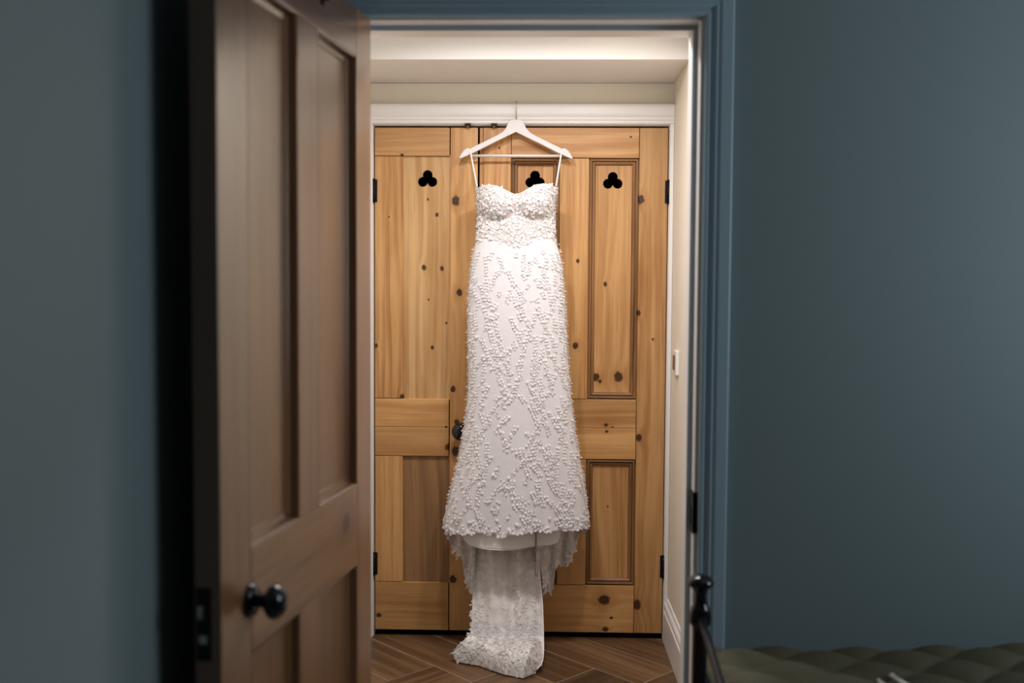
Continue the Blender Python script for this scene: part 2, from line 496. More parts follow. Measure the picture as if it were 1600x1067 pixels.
# herringbone floor of wood-look tiles
fl = tag(box('floor', (HXL, HY0, -.06), (HXR, D + .015, -.0008), M['grout']), 'brown wood plank herringbone hall floor under the dress train', 'floor', kind='structure')
W_, NH = 0.2031, 5
A0, B0 = 2.6306, -2.3328
plank_mats = []
for k, (li, mi, da) in enumerate((((128, 97, 68), (94, 68, 45), (56, 38, 24)), ((114, 85, 58), (82, 58, 38), (50, 34, 22)), ((90, 68, 50), (66, 48, 34), (42, 29, 20)))):
    plank_mats.append(wood('floor_plank_wood_%d' % k, 'X', None, srgb(*li), srgb(*mi), srgb(*da), rough=0.42, ring=.016, contrast=2.0, spec=.4))
seen = set()
cs = math.sqrt(.5)
for i in range(-14, 14):
    for j in range(-14, 14):
        m_ = (i - j + NH) % (2 * NH)
        if m_ < NH: key = ('h', i - m_, j)
        else: key = ('v', i, j - (2 * NH - 1 - m_))
        if key in seen: continue
        seen.add(key)
        kd, i0, j0 = key
        ni, nj = (NH, 1) if kd == 'h' else (1, NH)
        g_ = .0019
        a0, a1 = A0 + i0 * W_ + g_, A0 + (i0 + ni) * W_ - g_
        b0, b1 = B0 + j0 * W_ + g_, B0 + (j0 + nj) * W_ - g_
        ca, cb = (a0 + a1) / 2, (b0 + b1) / 2
        cx, cy = (ca + cb) * cs, (ca - cb) * cs
        if not (HXL - .5 < cx < HXR + .5 and HY0 - .5 < cy < D + .5): continue
        Lh, Wh = (a1 - a0) / 2, (b1 - b0) / 2
        ang = math.radians(45)
        if kd == 'v':
            Lh, Wh = Wh, Lh
            ang = math.radians(-45)
        bm = bmesh.new()
        add_box(bm, (-Lh, -Wh, -.008), (Lh, Wh, 0))
        Mx = Matrix.Translation((cx, cy, 0)) @ Matrix.Rotation(ang, 4, 'Z')
        inv = Mx.inverted()
        for co, no in (((HXL, 0, 0), (-1, 0, 0)), ((HXR, 0, 0), (1, 0, 0)), ((0, HY0, 0), (0, -1, 0)), ((0, D + .015, 0), (0, 1, 0))):
            r_ = bmesh.ops.bisect_plane(bm, geom=bm.verts[:] + bm.edges[:] + bm.faces[:], plane_co=inv @ Vector(co),
                                        plane_no=inv.to_3x3() @ Vector(no), clear_outer=True)
            if bm.edges: bmesh.ops.holes_fill(bm, edges=bm.edges[:])
        if len(bm.faces) < 4:
            bm.free(); continue
        pm = plank_mats[0] if key in (('v', 0, -4), ('v', -2, -6)) else plank_mats[2] if key == ('h', -5, 0) else random.choice(plank_mats)
        p = from_bm('plank', bm, pm, fl)
        p.matrix_local = Mx

# light switch on the hall wall
sw = thing('light_switch', 'white light switch with a brass rocker on the hall wall', 'light switch', (HXR, 3.635, 1.09))
box('plate', (-.0105, -.042, -.044), (0, .042, .044), M['white_plastic'], sw, .002)
box('rocker', (-.0135, -.012, -.027), (-.0105, .030, .027), M['brass'], sw, .001)

# ------------------------------------------------------------------ cupboard doors
PL, PM, PD = srgb(208, 160, 104), srgb(166, 112, 60), srgb(96, 58, 28)
def trefoil(cx, cz, r, cr, n=18):
    """outline of three overlapping circles, as one loop"""
    cs_ = [(cx, cz + .016), (cx - .0182, cz - .0098), (cx + .0182, cz - .0098)]
    pts = []
    N_ = 96
    for k in range(N_):
        a = 2 * math.pi * k / N_ + math.pi / 2
        dx, dz = math.cos(a), math.sin(a)
        best = 0
        for ox, oz in cs_:
            ex, ez = ox - cx, oz - cz
            bq = ex * dx + ez * dz
            disc = bq * bq - (ex * ex + ez * ez - r * r)
            if disc >= 0: best = max(best, bq + math.sqrt(disc))
        pts.append((cx + dx * best, cz + dz * best))
    return pts

def hinge(parent, x, z, h=.086, y=-.006):
    o = tube('hinge', [(x, y, z - h / 2), (x, y, z + h / 2)], .0062, M['black_iron'], parent, 14)
    for k in range(6):
        zz = z - h / 2 + h * k / 5
        lathe('knuckle_ring', [(0, -.0022), (.0072, -.0022), (.0078, 0), (.0072, .0022), (0, .0022)], (x, y, zz), (0, 0, 1), M['black_iron'], o, 14)
    box('leaf', (x - .014, y + .0045, z - h / 2), (x + .014, y + .0075, z + h / 2), M['black_iron'], o)

TH = .034
t_m = {}
def cupboard_door(name, label, x0, knots_v, knots_h):
    t = thing(name, label, 'cupboard door', (x0, D, 0), kind='structure')
    t['mv'] = 0
    del t['mv']
    mv = wood(name + '_pine_upright', 'Z', t, PL, PM, PD, knots_v, rough=.42, ring=.010)
    mh = wood(name + '_pine_rail', 'X', t, PL, PM, PD, knots_h, rough=.42, ring=.013)
    def part(nm, xa, xb, za, zb, horiz=False, y0=0.0, y1=TH, bev=.0015):
        return box(nm, (xa - x0, y0, za), (xb - x0, y1, zb), mh if horiz else mv, t, bev)
    mm = wood(name + '_moulding_pine', 'Z', t, srgb(154, 110, 68), srgb(108, 72, 40), srgb(52, 33, 18), (), rough=.5, ring=.006)
    mmh = wood(name + '_moulding_pine_across', 'X', t, srgb(154, 110, 68), srgb(108, 72, 40), srgb(52, 33, 18), (), rough=.5, ring=.006)
    t_m[name] = (mm, mmh)
    return t, part, mv, mh
G = .0011
ZB = .024
# left door (cut down: its outer stile is the old muntin)
xo = DX0
def K(px, py, r): 
    p = at(px, py, D); return p[0], p[2], r
kn = lambda lst: [(K(*k)[0] - xo, K(*k)[1], k[2]) for k in lst]
kv = kn([(712, 314, .014), (668, 311, .004), (682, 335, .006), (662, 418, .008), (690, 419, .007), (675, 543, .006), (718, 457, .011), (708, 608, .009),
         (608, 339, .003), (588, 540, .006), (697, 505, .004), (708, 905, .012), (714, 660, .010), (712, 705, .014), (628, 620, .008), (669, 468, .003)])
kh = kn([(592, 961, .008), (702, 698, .013), (628, 242, .005), (697, 667, .004)])
d2, part, mv, mh = cupboard_door('door_2', 'narrow stripped pine cupboard door with a clover cut-out, left of the dress', xo, kv, kh)
a, b, c = -.519, -.341, DXM
z1, z2, z3, z4 = 1.859, .9305, .707, .213
part('rail', xo, b - G, z1 + G, DZT, True)
zk = at(640, 667, D)[2]
part('rail', xo, b - G, zk + .0006, z2 - G, True)
part('rail', xo, b - G, z3 + G, zk - .0006, True)
part('rail', xo, b - G, ZB, z4 - G, True)
part('stile', b + .0028, c, ZB, DZT)
part('muntin', xo, a - G, z2 + G, z1 - G)
part('muntin', xo, a - G, z4 + G, z3 - G)
pc = at(668, 280, D + .009)
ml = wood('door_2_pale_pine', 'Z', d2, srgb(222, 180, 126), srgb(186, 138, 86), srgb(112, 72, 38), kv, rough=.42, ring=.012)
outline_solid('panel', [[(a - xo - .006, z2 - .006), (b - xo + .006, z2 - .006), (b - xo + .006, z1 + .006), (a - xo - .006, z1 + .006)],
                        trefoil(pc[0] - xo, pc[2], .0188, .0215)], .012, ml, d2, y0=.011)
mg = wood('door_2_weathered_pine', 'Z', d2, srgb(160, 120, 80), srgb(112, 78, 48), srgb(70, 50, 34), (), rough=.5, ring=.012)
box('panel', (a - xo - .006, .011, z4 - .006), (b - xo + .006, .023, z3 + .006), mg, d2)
kb = at(721, 672, D)
k_ = lathe('knob', [(0, .066), (.012, .0655), (.024, .061), (.032, .052), (.034, .044), (.031, .035), (.022, .027), (.012, .022), (.0105, .012), (.013, .006), (0, .006)],
           (kb[0] - xo, 0, kb[2]), (0, -1, 0), M['black_gloss'], d2)
lathe('rose', [(0, .008), (.016, .0075), (.026, .005), (.029, 0), (0, 0)], (kb[0] - xo, 0, kb[2]), (0, -1, 0), M['black_gloss'], k_)
hinge(d2, -.004, at(586, 298, D)[2]); hinge(d2, -.004, at(586, 880, D)[2])

# right door
xo = DXN
kv = kn([(1001, 312, .013), (998, 489, .008), (998, 684, .011), (995, 945, .015), (931, 590, .013), (967, 589, .015), (899, 540, .010), (903, 408, .006), (946, 444, .007),
         (938, 596, .006), (780, 231, .004), (1020, 530, .004), (950, 793, .003)])
kh = kn([(944, 937, .017), (946, 983, .009), (947, 664, .006), (948, 674, .005), (986, 214, .004), (957, 667, .003), (955, 965, .005)])
d3, part, mv, mh = cupboard_door('door_3', 'wide stripped pine cupboard door with moulded panels, behind and right of the dress', xo, kv, kh)
s0, s1, s2, s3, s4, s5 = -.213, -.107, .078, .190, .379, DX1
z1, z2, z3, z4 = 1.8525, .934, .701, .210
part('edge_strip', xo, s0 - .0012, ZB, DZT, y0=.004)
part('stile', s0, s1 - G, ZB, DZT)
part('stile', s4 + G, s5, ZB, DZT)
part('rail', s1 + G, s4 - G, z1 + G, DZT, True)
zk = at(940, 668.5, D)[2]
part('rail', s1 + G, s4 - G, zk + .0006, z2 - G, True)
part('rail', s1 + G, s4 - G, z3 + G, zk - .0006, True)
part('rail', s1 + G, s4 - G, ZB, z4 - G, True)
part('muntin', s2 + G, s3 - G, z2 + G, z1 - G)
part('muntin', s2 + G, s3 - G, z4 + G, z3 - G)
MP = [(.0028, .0145), (.0034, .004), (.006, .002), (.0095, .0028), (.0112, .006), (.0120, .012), (.0136, .012), (.0150, .0072), (.0185, .0068), (.0225, .0095), (.0248, .0125), (.0262, .0164)]
for xa, xb, tp in ((s1, s2, (836, 281)), (s3, s4, (957.5, 283))):
    pc = at(tp[0], tp[1], D + .017)
    outline_solid('panel', [[(xa - xo - .006, z2 - .006), (xb - xo + .006, z2 - .006), (xb - xo + .006, z1 + .006), (xa - xo - .006, z1 + .006)],
                            trefoil(pc[0] - xo, pc[2], .0188, .0215)], .012, mv, d3, y0=.016)
    box('panel', (xa - xo - .006, .016, z4 - .006), (xb - xo + .006, .028, z3 + .006), mv, d3)
    for za, zb in ((z2, z1), (z4, z3)):
        moulding(d3, (xa - xo, xb - xo, za, zb), MP, *t_m['door_3'], .0165)
hinge(d3, DX1 - xo + .004, at(1041, 300, D)[2]); hinge(d3, DX1 - xo + .004, at(1034, 885, D)[2])
for o_, px in ((d2, 731.5), (d3, 772.5)):
    ct = thing('ball_catch', 'small black catch under the architrave above the %s door' % ('narrow' if px < 750 else 'wide'), 'catch', tuple(at(px, 198, D)), group='catches above the cupboard doors')
    ct.location.z = FZT - .001
    boxes('body', [((-.0115, -.0245, -.0045), (.0115, -.0045, 0)), ((-.0115, -.0245, 0), (.0115, -.0205, .006))], M['black_iron'], ct)
    lathe('ball', [(0, .0045), (.0035, .0028), (.0045, 0)], (0, -.018, -.0045), (0, 0, -1), M['steel'], ct, 12)

# ------------------------------------------------------------------ bedroom door standing open
BL, BM_, BD = srgb(130, 91, 58), srgb(94, 61, 37), srgb(56, 35, 20)
W1, T1, DH = .830, .048, 2.004
d1 = thing('door_1', 'brown four-panel wooden door standing open into the bedroom', 'door', (OX0, 2.466, .006), math.radians(-98), kind='structure')
mv1 = wood('bedroom_door_upright', 'Z', d1, BL, BM_, BD, (), rough=.35, ring=.012, coat=1.0, contrast=.6, wob=.03)
mh1 = wood('bedroom_door_rail', 'X', d1, BL, BM_, BD, ((.19, .80, .02),), rough=.30, ring=.040, coat=1.0, contrast=2.2, wob=.12)
def p1(nm, xa, xb, za, zb, m, y0=0, y1=T1, bev=.002):
    return box(nm, (xa, y0, za - .006), (xb, y1, zb - .006), m, d1, bev)
u0, u1, u2, u3 = .108, .363, .475, .708
w0, w1, w2, w3 = .235, .689, .881, 1.892
p1('stile', 0, u0 - .0004, .006, DH, mv1); p1('stile', u3 + .0004, W1, .006, DH, mv1)
p1('rail', u0, u3, w3, DH, mh1); p1('rail', u0, u3, w1, w2, mh1); p1('rail', u0, u3, .006, w0, mh1)
p1('muntin', u1, u2, w2 + .0004, w3 - .0004, mv1); p1('muntin', u1, u2, w0 + .0004, w1 - .0004, mv1)
BP = [(0, .0478), (.002, .0475), (.0042, .044), (.007, .034), (.009, .0305), (.020, .0285), (.022, .0262)]
for xa, xb in ((u0, u1), (u2, u3)):
    for za, zb in ((w2, w3), (w0, w1)):
        p1('panel', xa - .005, xb + .005, za - .005, zb + .005, mv1, .012, .0265, 0)
        moulding(d1, (xa, xb, za - .006, zb - .006), BP, mv1, mh1, .026)
kz = .787 - .006
for sgn, y0 in ((1, T1), (-1, 0)):
    k_ = lathe('knob', [(0, .068), (.012, .067), (.022, .063), (.030, .055), (.0325, .047), (.030, .039), (.021, .032), (.014, .027), (.0125, .018), (.0145, .008), (0, .008)],
               (u3 + .004, y0, kz), (0, sgn, 0), M['black_gloss'], d1)
    lathe('rose', [(0, .013), (.016, .0125), (.026, .010), (.031, .005), (.032, 0), (0, 0)], (u3 + .004, y0, kz), (0, sgn, 0), M['black_gloss'], k_)
lk = box('lock_plate', (W1 - .001, .004, kz - .07), (W1 + .002, .030, kz + .055), M['black_iron'], d1, .0008)
box('latch_bolt', (W1 + .002, .011, kz + .004), (W1 + .011, .018, kz + .026), M['steel'], lk, .0015)
box('dead_bolt', (W1 + .002, .010, kz - .040), (W1 + .004, .024, kz - .026), M['steel'], lk, .001)
hk = tube('coat_hook', [(.335, T1 + .001, 1.952), (.335, T1 + .012, 1.953), (.335, T1 + .02, 1.96), (.335, T1 + .021, 1.968)], .0035, M['black_iron'], d1, 10)
box('hook_plate', (.326, T1, 1.940), (.344, T1 + .003, 1.995), M['black_iron'], hk, .001)
for z in (.22, 1.0, 1.78):
    hh_ = tube('hinge', [(-.003, -.005, z - .05), (-.003, -.005, z + .05)], .006, M['black_iron'], d1, 12)

# ------------------------------------------------------------------ dress
def dress_material(name, color, bump_scale, bump_s, rough=.75):
    m, nt, b = new_mat(name)
    N = NB(nt)
    tc = N.n('ShaderNodeTexCoord').outputs['Object']
    n1 = N.noise(tc, bump_scale, 4, .6)
    N.put(b.inputs['Base Color'], N.mix(n1, tuple(k * .95 for k in color[:3]) + (1,), color))
    b.inputs['Roughness'].default_value = rough
    b.inputs['Sheen Weight'].default_value = .15
    N.bump(n1, bump_s, .004, b)
    return m
def tulle_material(name, color, opacity, scale):
    m, nt, b = new_mat(name)
    N = NB(nt)
    tc = N.n('ShaderNodeTexCoord').outputs['Object']
    n1 = N.noise(tc, scale, 4, .65)
    N.put(b.inputs['Base Color'], N.mix(n1, tuple(k * .93 for k in color[:3]) + (1,), color))
    b.inputs['Roughness'].default_value = .8
    N.put(b.inputs['Alpha'], N.rng(n1, .35, .65, opacity - .15, min(1, opacity + .15)))
    return m
IV = srgb(240, 236, 238)
M['dress'] = dress_material('dress_tulle_over_lining', srgb(229, 225, 229), 60, .25)
M['lace'] = dress_material('bodice_lace', srgb(212, 203, 202), 130, .8)
M['bodice_petal'] = dress_material('bodice_petal_fabric', srgb(230, 224, 224), 160, .3, .6)
M['petal'] = dress_material('white_petal_fabric', srgb(246, 243, 244), 200, .1, .6)
def translucent(m, f):
    nt = m.node_tree
    b = nt.nodes['Principled BSDF']
    tr_ = nt.nodes.new('ShaderNodeBsdfTranslucent')
    mx = nt.nodes.new('ShaderNodeMixShader')
    mx.inputs[0].default_value = f
    nt.links.new(b.inputs['Base Color'].links[0].from_socket, tr_.inputs['Color'])
    nt.links.new(b.outputs[0], mx.inputs[1]); nt.links.new(tr_.outputs[0], mx.inputs[2])
    nt.links.new(mx.outputs[0], nt.nodes['Material Output'].inputs['Surface'])
translucent(M['petal'], .45)
M['satin'] = dress_material('white_satin', srgb(250, 247, 247), 20, .05, .45)
M['tulle'] = tulle_material('sheer_tulle', srgb(244, 239, 238), .78, 40)
M['train'] = tulle_material('layered_train_tulle', srgb(240, 236, 235), .96, 30)

YC = D - .118
root_p = at(806, 300, YC)
dr = thing('wedding_dress', 'white strapless wedding dress covered in fabric petals, hanging with its train on the floor', 'wedding dress', (float(root_p[0]), float(YC), 0))
DO = np.array([root_p[0], YC, 0.0])
# outline of the front: (row, left, right) as heights and widths in metres
OUT = [(286, 744, 871), (293, 744, 871), (310, 745, 869), (330, 746.5, 867), (350, 746.5, 866.5), (372, 744.5, 868), (385, 742, 871), (400, 738.5, 876), (425, 735.5, 879),
       (450, 733, 881), (500, 731.5, 884), (540, 731.5, 886), (600, 732, 890), (640, 729.5, 894.5), (680, 724, 900), (720, 716, 907), (760, 706, 913.5), (800, 697.5, 918),
       (826, 694, 919), (860, 690, 922)]
oz = np.array([at(806, r[0], YC)[2] for r in OUT])
ol = np.array([at(r[1], r[0], YC)[0] - DO[0] for r in OUT])
orr = np.array([at(r[2], r[0], YC)[0] - DO[0] for r in OUT])
def smooth_interp(z, zs, vs):
    zs, vs = zs[::-1], vs[::-1]
    w = np.zeros_like(z)
    for k in (-.02, -.01, 0, .01, .02): w = w + np.interp(z + k, zs, vs)
    return w / 5
zz = lambda py: float(at(806, py, YC)[2])
xx = lambda px: float(at(px, 560, YC)[0] - DO[0])
TOPX = [744, 755, 768, 780, 790, 800, 806, 812, 822, 832, 845, 858, 871]
TOPY = [293, 290.5, 289.5, 291.5, 296.5, 302, 304.5, 302, 295.5, 290, 287, 288.5, 292]
topx = np.array([at(x, 295, YC)[0] - DO[0] for x in TOPX]); topz = np.array([float(at(806, y, YC - .085)[2]) for y in TOPY])
HEMX = [694, 700, 712, 730, 745, 760, 768, 775, 783, 788, 795, 815, 830, 845, 860, 880, 900, 919]
HEMY = [826, 832, 835, 832, 833, 833, 838, 833, 838, 843, 836, 833, 829, 831, 828, 829, 826, 822]
hemx = np.array([at(x, 830, YC)[0] - DO[0] for x in HEMX]); hemz = np.array([float(at(x, y, YC - .105 * math.sqrt(max(0, 1 - ((x - 806) / 114) ** 2)))[2]) for x, y in zip(HEMX, HEMY)])
CUPS = [(float(at(775.5, 316, YC - .05)[0] - DO[0]), zz(317)), (float(at(838, 315, YC - .05)[0] - DO[0]), zz(316))]
CR = .073
def depth(z):
    return np.interp(z, [zz(826), zz(720), zz(600), zz(450), zz(375), zz(330), zz(290)], [.108, .095, .084, .076, .071, .068, .066])
def surf(th, v, inset=0.0):
    """th: 0 at the front, +-pi at the back; v: 0 at the top edge, 1 at the hem"""
    th = np.asarray(th, float); v = np.asarray(v, float)
    fr = np.cos(th)
    zt0 = np.interp(.150 * np.sin(th), topx, topz)
    back = np.clip(-fr * 3, 0, 1)
    zt = zt0 * (1 - back) + zz(302) * back
    zh0 = np.interp(.266 * np.sin(th), hemx, hemz)
    zh = zh0 * (1 - back) + zz(838) * back
    z = zt + (zh - zt) * v
    l = smooth_interp(z, oz, ol); r = smooth_interp(z, oz, orr)
    cx, a = (l + r) / 2, (r - l) / 2 - inset
    b = depth(z) - inset
    low = np.clip((zz(560) - z) / (zz(560) - zz(830)), 0, 1) ** 1.4
    fold = 1 + low * (.05 * np.sin(7 * th + .6) + .045 * np.sin(11 * th + 2 + 2 * z) + .03 * np.sin(17 * th + 1))
    st = np.sin(th)
    x = cx + a * np.sign(st) * np.abs(st) ** .86
    y = -b * np.sign(fr) * np.abs(fr) ** .8 * np.where(fr > 0, fold, 1.0)
    for (ux, uz) in CUPS:
        rr = np.sqrt(((x - ux) * .92) ** 2 + ((z - uz) * np.where(z > uz, .75, 1.08)) ** 2)
        h = np.clip(1 - (rr / CR) ** 2, 0, 1) ** .85 * .031
        y = y - np.where(fr > 0, h * np.clip(fr * 3, 0, 1), 0)
    return np.stack([x, y, z], -1)

def sheet(P, closed=False):
    nv, nu = P.shape[:2]
    fs = []
    for i in range(nv - 1):
        for j in range(nu if closed else nu - 1):
            j2 = (j + 1) % nu
            fs.append((i * nu + j, i * nu + j2, (i + 1) * nu + j2, (i + 1) * nu + j))
    return P.reshape(-1, 3), fs

def solid(o, t, offset=0.0):
    m = o.modifiers.new('thickness', 'SOLIDIFY')
    m.thickness = t
    m.offset = offset

VW = (zz(292) - zz(374)) / (zz(292) - zz(830))     # waist seam
NU = 200
ths = np.linspace(-math.pi, math.pi, NU, endpoint=False)
vb = np.linspace(0, VW, 70); vs_ = np.linspace(VW, 1, 150)
bod = obj('bodice', *sheet(surf(ths[None, :], vb[:, None]), True), M['lace'], dr, True)
ski = obj('skirt', *sheet(surf(ths[None, :], vs_[:, None]), True), M['dress'], dr, True)
# neckline edging
nk = surf(np.linspace(-1.5, 1.5, 120), np.zeros(120))
tube('neckline_edge', [tuple(p) for p in nk], .0028, M['satin'], dr, 8)

# petals
def petal_mesh(L_, W2, cup):
    pts, fs = [], []
    rows = [(0, .15), (.3, .75), (.62, 1.0), (.88, .62), (1.0, .12)]
    for t_, w_ in rows:
        for s_ in (-1, 0, 1):
            pts.append((s_ * w_ * W2, t_ * L_, cup * L_ * (t_ ** 1.5) + abs(s_) * -.12 * L_ * w_ + .05 * L_ * math.sin(t_ * 2.6)))
    for i in range(len(rows) - 1):
        for j in range(2):
            k = i * 3 + j
            fs.append((k, k + 1, k + 4, k + 3))
    return np.array(pts), fs
class Stuff:
    def __init__(self): self.v, self.f, self.n = [], [], 0
    def add(self, pts, fs):
        self.v.append(pts)
        self.f += [tuple(k + self.n for k in f) for f in fs]
        self.n += len(pts)
    def build(self, name, mat, parent):
        o = obj(name, np.concatenate(self.v), self.f, mat, parent, True)
        o['kind'] = 'stuff'
        return o
def frame(fn, u, v, du=1e-3, dv=1e-3):
    p = fn(u, v); pu = fn(u + du, v) - p; pv = fn(u, v + dv) - p
    tu = pu / (np.linalg.norm(pu) + 1e-12); tv = pv / (np.linalg.norm(pv) + 1e-12)
    nrm = np.cross(tv, tu); nrm /= (np.linalg.norm(nrm) + 1e-12)
    return p, tu, tv, nrm
def place(st, fn, u, v, rot, L_, W2, cup, tilt, flip=1.0, lift=.0006):
    p, tu, tv, nrm = frame(fn, u, v)
    nrm = nrm * flip
    pts, fs = petal_mesh(L_, W2, cup)
    along = math.cos(rot) * tv + math.sin(rot) * tu
    side = np.cross(nrm, along)
    al2 = math.cos(tilt) * along + math.sin(tilt) * nrm
    up2 = np.cross(al2, side) * -1
    if np.dot(up2, nrm) < 0: up2 = -up2
    st.add(p + lift * nrm + pts[:, :1] * side + pts[:, 1:2] * al2 + pts[:, 2:] * up2, fs)
# outward check
_p, _a, _b, _n = frame(surf, 0.0, .5)
FL = 1.0 if _n[1] < 0 else -1.0
skp = Stuff()
vines = []
NR, NC = 15, 18
for a_ in range(NR):
    for b_ in range(NC):
        th = -1.75 + 3.5 * (b_ + RNG.uniform(.0, 1.0)) / NC
        v = VW + .012 + (1 - VW) * .97 * (a_ + RNG.uniform(0, 1)) / NR
        vines.append((th, v, RNG.uniform(.05, .13), RNG.uniform(-.8, .8), RNG.uniform(-5, 5)))
RNG.shuffle(vines)
occ = set()
for th, v, length, dth, curve in vines:
    t_ = 0.0; k = 0
    step = .0115
    while t_ < length:
        p = surf(th, v)
        w_here = .29
        th += (dth + curve * (t_ - length / 2)) * step * 4.0
        v += step / 1.30
        t_ += step; k += 1
        if v > .985 or abs(th) > 1.9: break
        key = (round(float(p[0]) / .016), round(float(p[2]) / .0105), p[1] > 0)
        if key in occ: continue
        occ.add(key)
        for sd in (-1, 1):
            place(skp, surf, th + sd * .010, v, sd * RNG.uniform(.15, .8), RNG.uniform(.0085, .0125), RNG.uniform(.0036, .0052), RNG.uniform(.0, .25),
                  RNG.uniform(.12, .50), FL)
# little blossoms scattered over the skirt
for k in range(90):
    th = RNG.uniform(-1.7, 1.7); v = RNG.uniform(VW + .02, .985)
    r0 = RNG.uniform(0, 6.28)
    for q in range(5):
        place(skp, surf, th, v, r0 + q * 1.257, RNG.uniform(.008, .012), .0045, .15, RNG.uniform(.1, .35), FL)
# side seams and hem carry a dense row
for sd in (-1, 1):
    for v in np.arange(VW + .01, .99, .0105):
        place(skp, surf, sd * (1.57 + RNG.uniform(-.12, .12)), v, RNG.uniform(-.6, .6), RNG.uniform(.009, .013), .005, .3, RNG.uniform(.3, .8), FL)
for k in range(260):
    th = RNG.uniform(-1.65, 1.65); v = 1 - abs(RNG.normal(0, .022))
    place(skp, surf, th, min(v, .997), RNG.uniform(-1.6, 1.6), RNG.uniform(.009, .013), .005, .3, RNG.uniform(.1, .5), FL)
skp.build('skirt_petals', M['petal'], ski)
bop = Stuff()
for k in range(1700):
    th = RNG.uniform(-1.8, 1.8); v = VW * RNG.uniform(.01, 1) ** 1.0
    place(bop, surf, th, v, RNG.uniform(-3.1, 3.1), RNG.uniform(.009, .016), RNG.uniform(.0035, .0055), RNG.uniform(.0, .15), RNG.uniform(.02, .22), FL, .0008)
bop.build('bodice_petals', M['bodice_petal'], bod)

# satin slip showing under the skirt hem
SLX = [722, 727, 736, 750, 765, 785, 800, 815, 830, 836]
SLY = [836, 846, 852, 856, 858.5, 859.5, 859, 857, 854, 853]
def hem_sheet(name, xs, ys, ytop, yd, mat, wav, n=60, m=14, bow=.05):
    u = np.linspace(0, 1, n)
    px = xs[0] + (xs[-1] - xs[0]) * u
    bot = np.interp(px, xs, ys)
    P = np.zeros((m, n, 3))
    for i in range(m):
        t_ = i / (m - 1)
        for j in range(n):
            yq = yd - bow * math.sin(math.pi * u[j]) + wav * math.sin(px[j] * .23 + 1.3) * t_
            P[i, j] = at(px[j], ytop + (bot[j] - ytop) * t_, D + yq) - DO
    o = obj(name, *sheet(P), mat, dr, True)
    solid(o, .0012)
    return o, P
sl, SP = hem_sheet('satin_slip', SLX, SLY, 818, -.146, M['satin'], .003, bow=.064)
tube('slip_hem', [tuple(p) for p in SP[-1]], .0016, M['satin'], sl, 6)
sl2, SP2 = hem_sheet('satin_slip', [839, 845, 860, 870, 874.5, 876], [852, 852.5, 851, 848, 842, 832], 818, -.150, M['satin'], .002, 24, bow=.01)
tube('slip_hem', [tuple(p) for p in SP2[-1]], .0016, M['satin'], sl2, 6)

# sheer tulle hanging lower at the back, with a leafy lace edge
TX = [696, 701, 708, 716, 722, 724, 727, 732, 738, 743, 850, 855, 860, 865, 868, 872, 880, 886, 891, 897, 903, 907]
TY = [824, 842, 856, 868, 871, 898, 905, 916, 926, 922, 925, 926, 922, 918, 888, 884, 881, 880, 876, 858, 842, 822]
def tulle_pt(px, t_):
    bot = float(np.interp(px, TX, TY)) + 2.2 * math.sin(px * 1.1) + 1.6 * math.sin(px * 2.3)
    u = (px - 694) / 214
    yq = -.070 - .035 * math.sin(math.pi * u) + .012 * math.sin(px * .33) * (.3 + t_)
    return at(px, 790 + (bot - 790) * t_, D + yq) - DO
for xa, xb in ((696, 743), (838, 907)):
    n_ = 70
    P = np.array([[tulle_pt(xa + (xb - xa) * j / (n_ - 1), i / 19) for j in range(n_)] for i in range(20)])
    tl = obj('tulle_underlayer', *sheet(P), M['tulle'], dr, True)
    st = Stuff()
    fn = lambda u, v: np.array(tulle_pt(float(u), float(v)))
    for k in range(230 if xb > 800 else 150):
        px = RNG.uniform(xa + 1, xb - 1); v = 1 - abs(RNG.normal(0, .14))
        if v < .3: continue
        p, tu, tv, nm = frame(fn, px, v, .3, .01)
        place(st, lambda u, w: fn(u * 300, w), px / 300, min(v, .995), RNG.uniform(-2, 2), RNG.uniform(.010, .018), .005, .25, RNG.uniform(.1, .5), 1.0 if nm[1] < 0 else -1.0)
    st.build('lace_leaves', M['petal'], tl)

